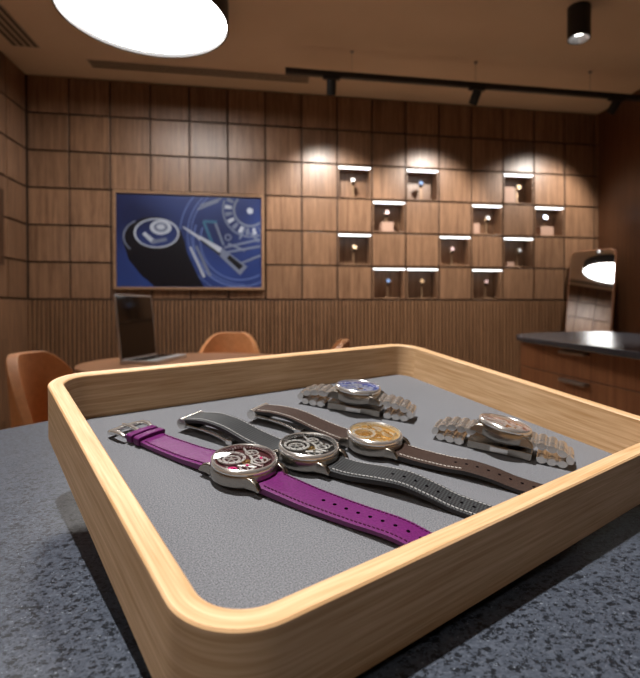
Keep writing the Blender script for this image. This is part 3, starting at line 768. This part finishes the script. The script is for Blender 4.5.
pm = MB(); pm.box(-iw / 2, iw / 2, -.020, -.004, -ih / 2, ih / 2, 0)
def px(x, y): return ((x - 42) / 543 - .5) * iw, (.5 - (y - 42) / 353) * ih
LAY = [0]
def shape(pts, mi):
    LAY[0] += 1; y = -.0201 - LAY[0] * .00002
    V_ = [px(min(max(x, 44), 583), min(max(yy, 44), 393)) for x, yy in pts]
    pm.add([(a, y, b) for a, b in V_], [tuple(range(len(V_)))], mi)
def ell(cx, cy, rx, ry, mi, rot=0, n=36):
    shape([(cx + rx * math.cos(a) * math.cos(rot) - ry * math.sin(a) * math.sin(rot), cy + rx * math.cos(a) * math.sin(rot) + ry * math.sin(a) * math.cos(rot)) for a in [2 * PI * k / n for k in range(n)]], mi)
def arc(cx, cy, r, wd, a0, a1, mi, n=28, ry=1.0):
    LAY[0] += 1; y = -.0201 - LAY[0] * .00002; vs = []; fs = []; ok = []
    for k in range(n + 1):
        a = math.radians(a0 + (a1 - a0) * k / n)
        for rr in (r - wd / 2, r + wd / 2):
            X, Y_ = cx + rr * math.cos(a), cy + rr * ry * math.sin(a); ok.append(42 <= X <= 585 and 42 <= Y_ <= 395)
            q_ = px(X, Y_); vs.append((q_[0], y, q_[1]))
    for k in range(n):
        if all(ok[2 * k:2 * k + 4]): fs.append((2 * k, 2 * k + 1, 2 * k + 3, 2 * k + 2))
    pm.add(vs, fs, mi)
def bar(x0, y0, x1, y1, w0, w1, mi):
    d = math.hypot(x1 - x0, y1 - y0); nx, ny_ = -(y1 - y0) / d, (x1 - x0) / d
    shape([(x0 + nx * w0, y0 + ny_ * w0), (x1 + nx * w1, y1 + ny_ * w1), (x1 - nx * w1, y1 - ny_ * w1), (x0 - nx * w0, y0 - ny_ * w0)], mi)
for r_ in (205, 218, 246): arc(520, 190, r_, 4, 90, 235, 3, 60, 0.95)
for r_ in (150, 176): arc(500, 215, r_, 5, 60, 200, 3, 50, 1.0)
arc(540, 92, 104, 6, 20, 200, 4, 50); arc(540, 92, 62, 9, 0, 360, 4, 50)
for k in range(11): arc(540, 92, 84, 26, 20 + k * 18, 29 + k * 18, 2 if k % 2 else 4, 4)
ell(540, 95, 12, 12, 2)
arc(455, 200, 11, 5, 0, 360, 4, 20)
for x_, y_, X_, Y_ in ((440, 240, 580, 205), (430, 262, 580, 232), (505, 300, 582, 268), (455, 225, 520, 250), (520, 160, 500, 205), (540, 180, 575, 215), (340, 95, 420, 60), (350, 80, 430, 50)):
    bar(x_, y_, X_, Y_, 4, 4, 4)
bar(362, 140, 395, 225, 5, 5, 5); bar(405, 140, 438, 232, 5, 4, 4); bar(362, 140, 412, 142, 5, 5, 5)
shape([(66, 225), (72, 185), (100, 150), (140, 132), (190, 128), (240, 142), (275, 175), (292, 220), (300, 260), (330, 330), (362, 393), (180, 393), (130, 350), (85, 290)], 1)
arc(168, 205, 100, 7, 140, 235, 4, 26, 0.72)
ell(188, 190, 84, 57, 4, -.05); ell(188, 190, 76, 50, 0, -.05)
arc(188, 190, 80, 7, 0, 360, 2, 40, 0.68)
ell(203, 168, 40, 28, 2); ell(203, 167, 26, 18, 4); ell(203, 166, 15, 10, 2)
bar(140, 190, 175, 222, 7, 9, 2); bar(170, 225, 225, 212, 8, 6, 4); bar(215, 200, 240, 190, 6, 4, 0)
bar(286, 164, 345, 203, 2.5, 6, 2); bar(345, 203, 425, 255, 8, 15, 2); bar(425, 255, 515, 330, 15, 22, 4); bar(455, 275, 505, 318, 9, 11, 1); bar(350, 213, 425, 268, 3, 4, 1)
bar(312, 240, 364, 356, 4, 5, 2); bar(334, 236, 386, 350, 4, 6, 4)
pm.build('print', [PIC_BG, PIC_K, PIC_W, PIC_L, PIC_G, PIC_T], pic, 0)
# second picture, only its edge in view, on the left wall
p2 = thing('framed_picture', 'framed pale print on the left wall, cut by the photo edge', 'picture', (WX0, 3.09, 1.468))
PALE = mat('print_white', (0.62, 0.62, 0.62), 0.4, var=(0.50, 0.51, 0.54), scale=(3, 3, 3))
p2f = MB()
for a in ((-.43, .43, .175, .235), (-.43, .43, -.235, -.175)): p2f.box(0, .03, a[0], a[1], a[2], a[3])
for a in ((-.43, -.37), (.37, .43)): p2f.box(0, .03, a[0], a[1], -.175, .175)
p2f.build('frame', WAL_D, p2, 0, 0.002)
MB().box(.002, .018, -.37, .37, -.175, .175).build('print', PALE, p2, 0)

# ------------------------------------------------------------------ table, laptop, chairs
TBL = (-0.345, 2.19)
tb = thing('round_table', 'round wooden table holding the laptop, beyond the tray', 'table', (TBL[0], TBL[1], 0))
MB().lathe([(0, .715), (.41, .715), (.42, .722), (.42, .736), (.416, .74), (0, .74)], 64).build('tabletop', TABLEW, tb, 30)
MB().lathe([(0, 0.0), (.25, 0.0), (.25, .012), (.04, .03), (.035, .05), (.035, .715), (0, .715)], 40).build('pedestal', BLACK, tb, 30)
lp = thing('laptop', 'open silver laptop with dark screen seen from the side on the round table', 'laptop', (-0.470, 2.240, 0.74), math.radians(-72 + 90 + 40))
MB().prism(rrect(.30, .15, .012, 6, 0, .03), 0, .014).build('base', SILVER, lp, 30, 0.001)
MB().box(-.135, .135, .000, .080, .0141, .0150).build('keyboard', BLACKP, lp, 0)
M = Tr(0, .102, .013) @ Rx(math.radians(-5))
ld = MB().prism(rrect(.30, .262, .012, 6, 0, .131), 0, .007, 0, Rx(PI / 2)).build('lid', SILVER, lp, 30, 0.001)
ld.matrix_local = M
sc_ = MB().box(-.143, .143, -.0080, -.0070, .006, .255).build('screen', SCREEN, ld, 0)
lp.rotation_euler = (0, 0, math.radians(77))

def make_chair():
    t = thing('leather_chair', '', 'chair', group='orange leather chairs around the round table')
    sh = MB(); na, nz = 48, 12; A0 = math.radians(82); th = 0.030
    def pt(a, u, off):
        e = abs(a) / A0
        ztop = .82 - .29 * max(0, (e - .20) / .80) ** 2.0
        z = .44 + (ztop - .44) * u
        r = .160 + .022 * u + off
        x = r * math.sin(a) * 0.98; y = r * math.cos(a)
        return (x, y, z)
    vs = []
    for i in range(na + 1):
        a = -A0 + 2 * A0 * i / na
        for off in (0, th):
            for j in range(nz + 1): vs.append(pt(a, j / nz, off))
    K = nz + 1; fs = []
    for i in range(na):
        a, b = i * 2 * K, (i + 1) * 2 * K
        for j in range(nz):
            fs.append((a + j, a + j + 1, b + j + 1, b + j)); fs.append((a + K + j, b + K + j, b + K + j + 1, a + K + j + 1))
        fs.append((a + nz, a + K + nz, b + K + nz, b + nz)); fs.append((a, b, b + K, a + K))
    for i in (0, na):
        a = i * 2 * K
        for j in range(nz): fs.append((a + j, a + K + j, a + K + j + 1, a + j + 1))
    sh.add(vs, fs); o = sh.build('backrest', LEATHER_O, t, 60, 0.012, seg=3)
    MB().lathe([(0, .40), (.17, .40), (.185, .42), (.185, .455), (.17, .475), (0, .48)], 40, 0, Tr(0, -.045, 0)).build('seat', LEATHER_O, t, 50)
    for sx in (1, -1):
        for sy in (1, -1):
            MB().cyl((sx * .14, sy * .14, .41), (sx * .20, sy * .20, 0), .016, 14, 0, .010).build('leg', BLACK, t, 30)
    return t
ch1 = make_chair(); ch1['label'] = 'orange leather tub chair at the far left, behind the counter edge'
ch1.location = (-0.578, 1.712, 0); ch1.rotation_euler = (0, 0, math.radians(82))
ch2 = dup(ch1, 'orange leather tub chair behind the round table, facing the camera')
ch2.location = (-0.285, 2.90, 0); ch2.rotation_euler = (0, 0, math.radians(-8))
ch3 = dup(ch1, 'orange leather chair whose top corner just shows over the tray rim')
ch3.location = (0.100, 2.21, 0); ch3.rotation_euler = (0, 0, math.radians(-95))

# ------------------------------------------------------------------ slate counter with drawers, right
IP = poly_round([(1.095, 2.42), (1.78, 2.60), (1.70, 0.25), (0.945, 0.25)], [0.36, 0.05, 0.02, 0.02])
isl = thing('drawer_counter', 'walnut drawer cabinet with dark slate top, at the right', 'cabinet', (0, 0, 0))
MB().prism(IP, 0.806, 0.829).build('countertop', SLATE, isl, 30, 0.004, seg=3)
MB().box(1.13, 1.66, 0.30, 2.21, 0.06, 0.806).build('carcass', WAL_C, isl, 0, 0.002)
MB().box(1.17, 1.62, 0.34, 2.17, 0.0, 0.06).build('plinth', BLACK, isl, 0)
zs = [(0.693, 0.800), (0.585, 0.690), (0.33, 0.582), (0.068, 0.327)]
for bay in range(2):
    y1 = 2.205 - bay * 0.89; y0 = y1 - 0.885
    for z0, z1 in zs:
        dr = MB().box(1.112, 1.13, y0, y1, z0, z1).build('drawer', WAL_C, isl, 0, 0.0015)
        ym = (y0 + y1) / 2
        MB().box(1.088, 1.112, ym - .085, ym + .085, z1 - .020, z1 - .008).build('handle', HANDLE, dr, 0, 0.002)

# ------------------------------------------------------------------ floor mirror in the corner
nvec = Vector((-0.8195, -0.5515, 0)).normalized(); yaw = math.atan2(nvec.x, -nvec.y)
lean = math.radians(9.2)
MH, MW = 1.43, 0.36
top = Vector((2.475, 3.690, 1.42))
base = top - Vector((-nvec.x, -nvec.y, 0)) * math.sin(lean) * MH; base.z = 0.012
MM = Tr(*base) @ Rz(yaw) @ Rx(-lean)
mi = thing('floor_mirror', 'tall round-cornered floor mirror leaning in the right corner', 'mirror', M=MM)
poly = rrect(MW, MH, 0.05, 8, 0, MH / 2)
MX = Matrix(((1, 0, 0, 0), (0, 0, 1, 0), (0, 1, 0, 0), (0, 0, 0, 1)))
MB().prism(poly, 0.0, 0.030, 0, MX).build('frame', WAL_C, mi, 30, 0.004)
MB().prism(rrect(MW - .016, MH - .016, 0.044, 8, 0, MH / 2), -0.0015, 0.0, 0, MX).build('glass', MIRROR, mi, 30)
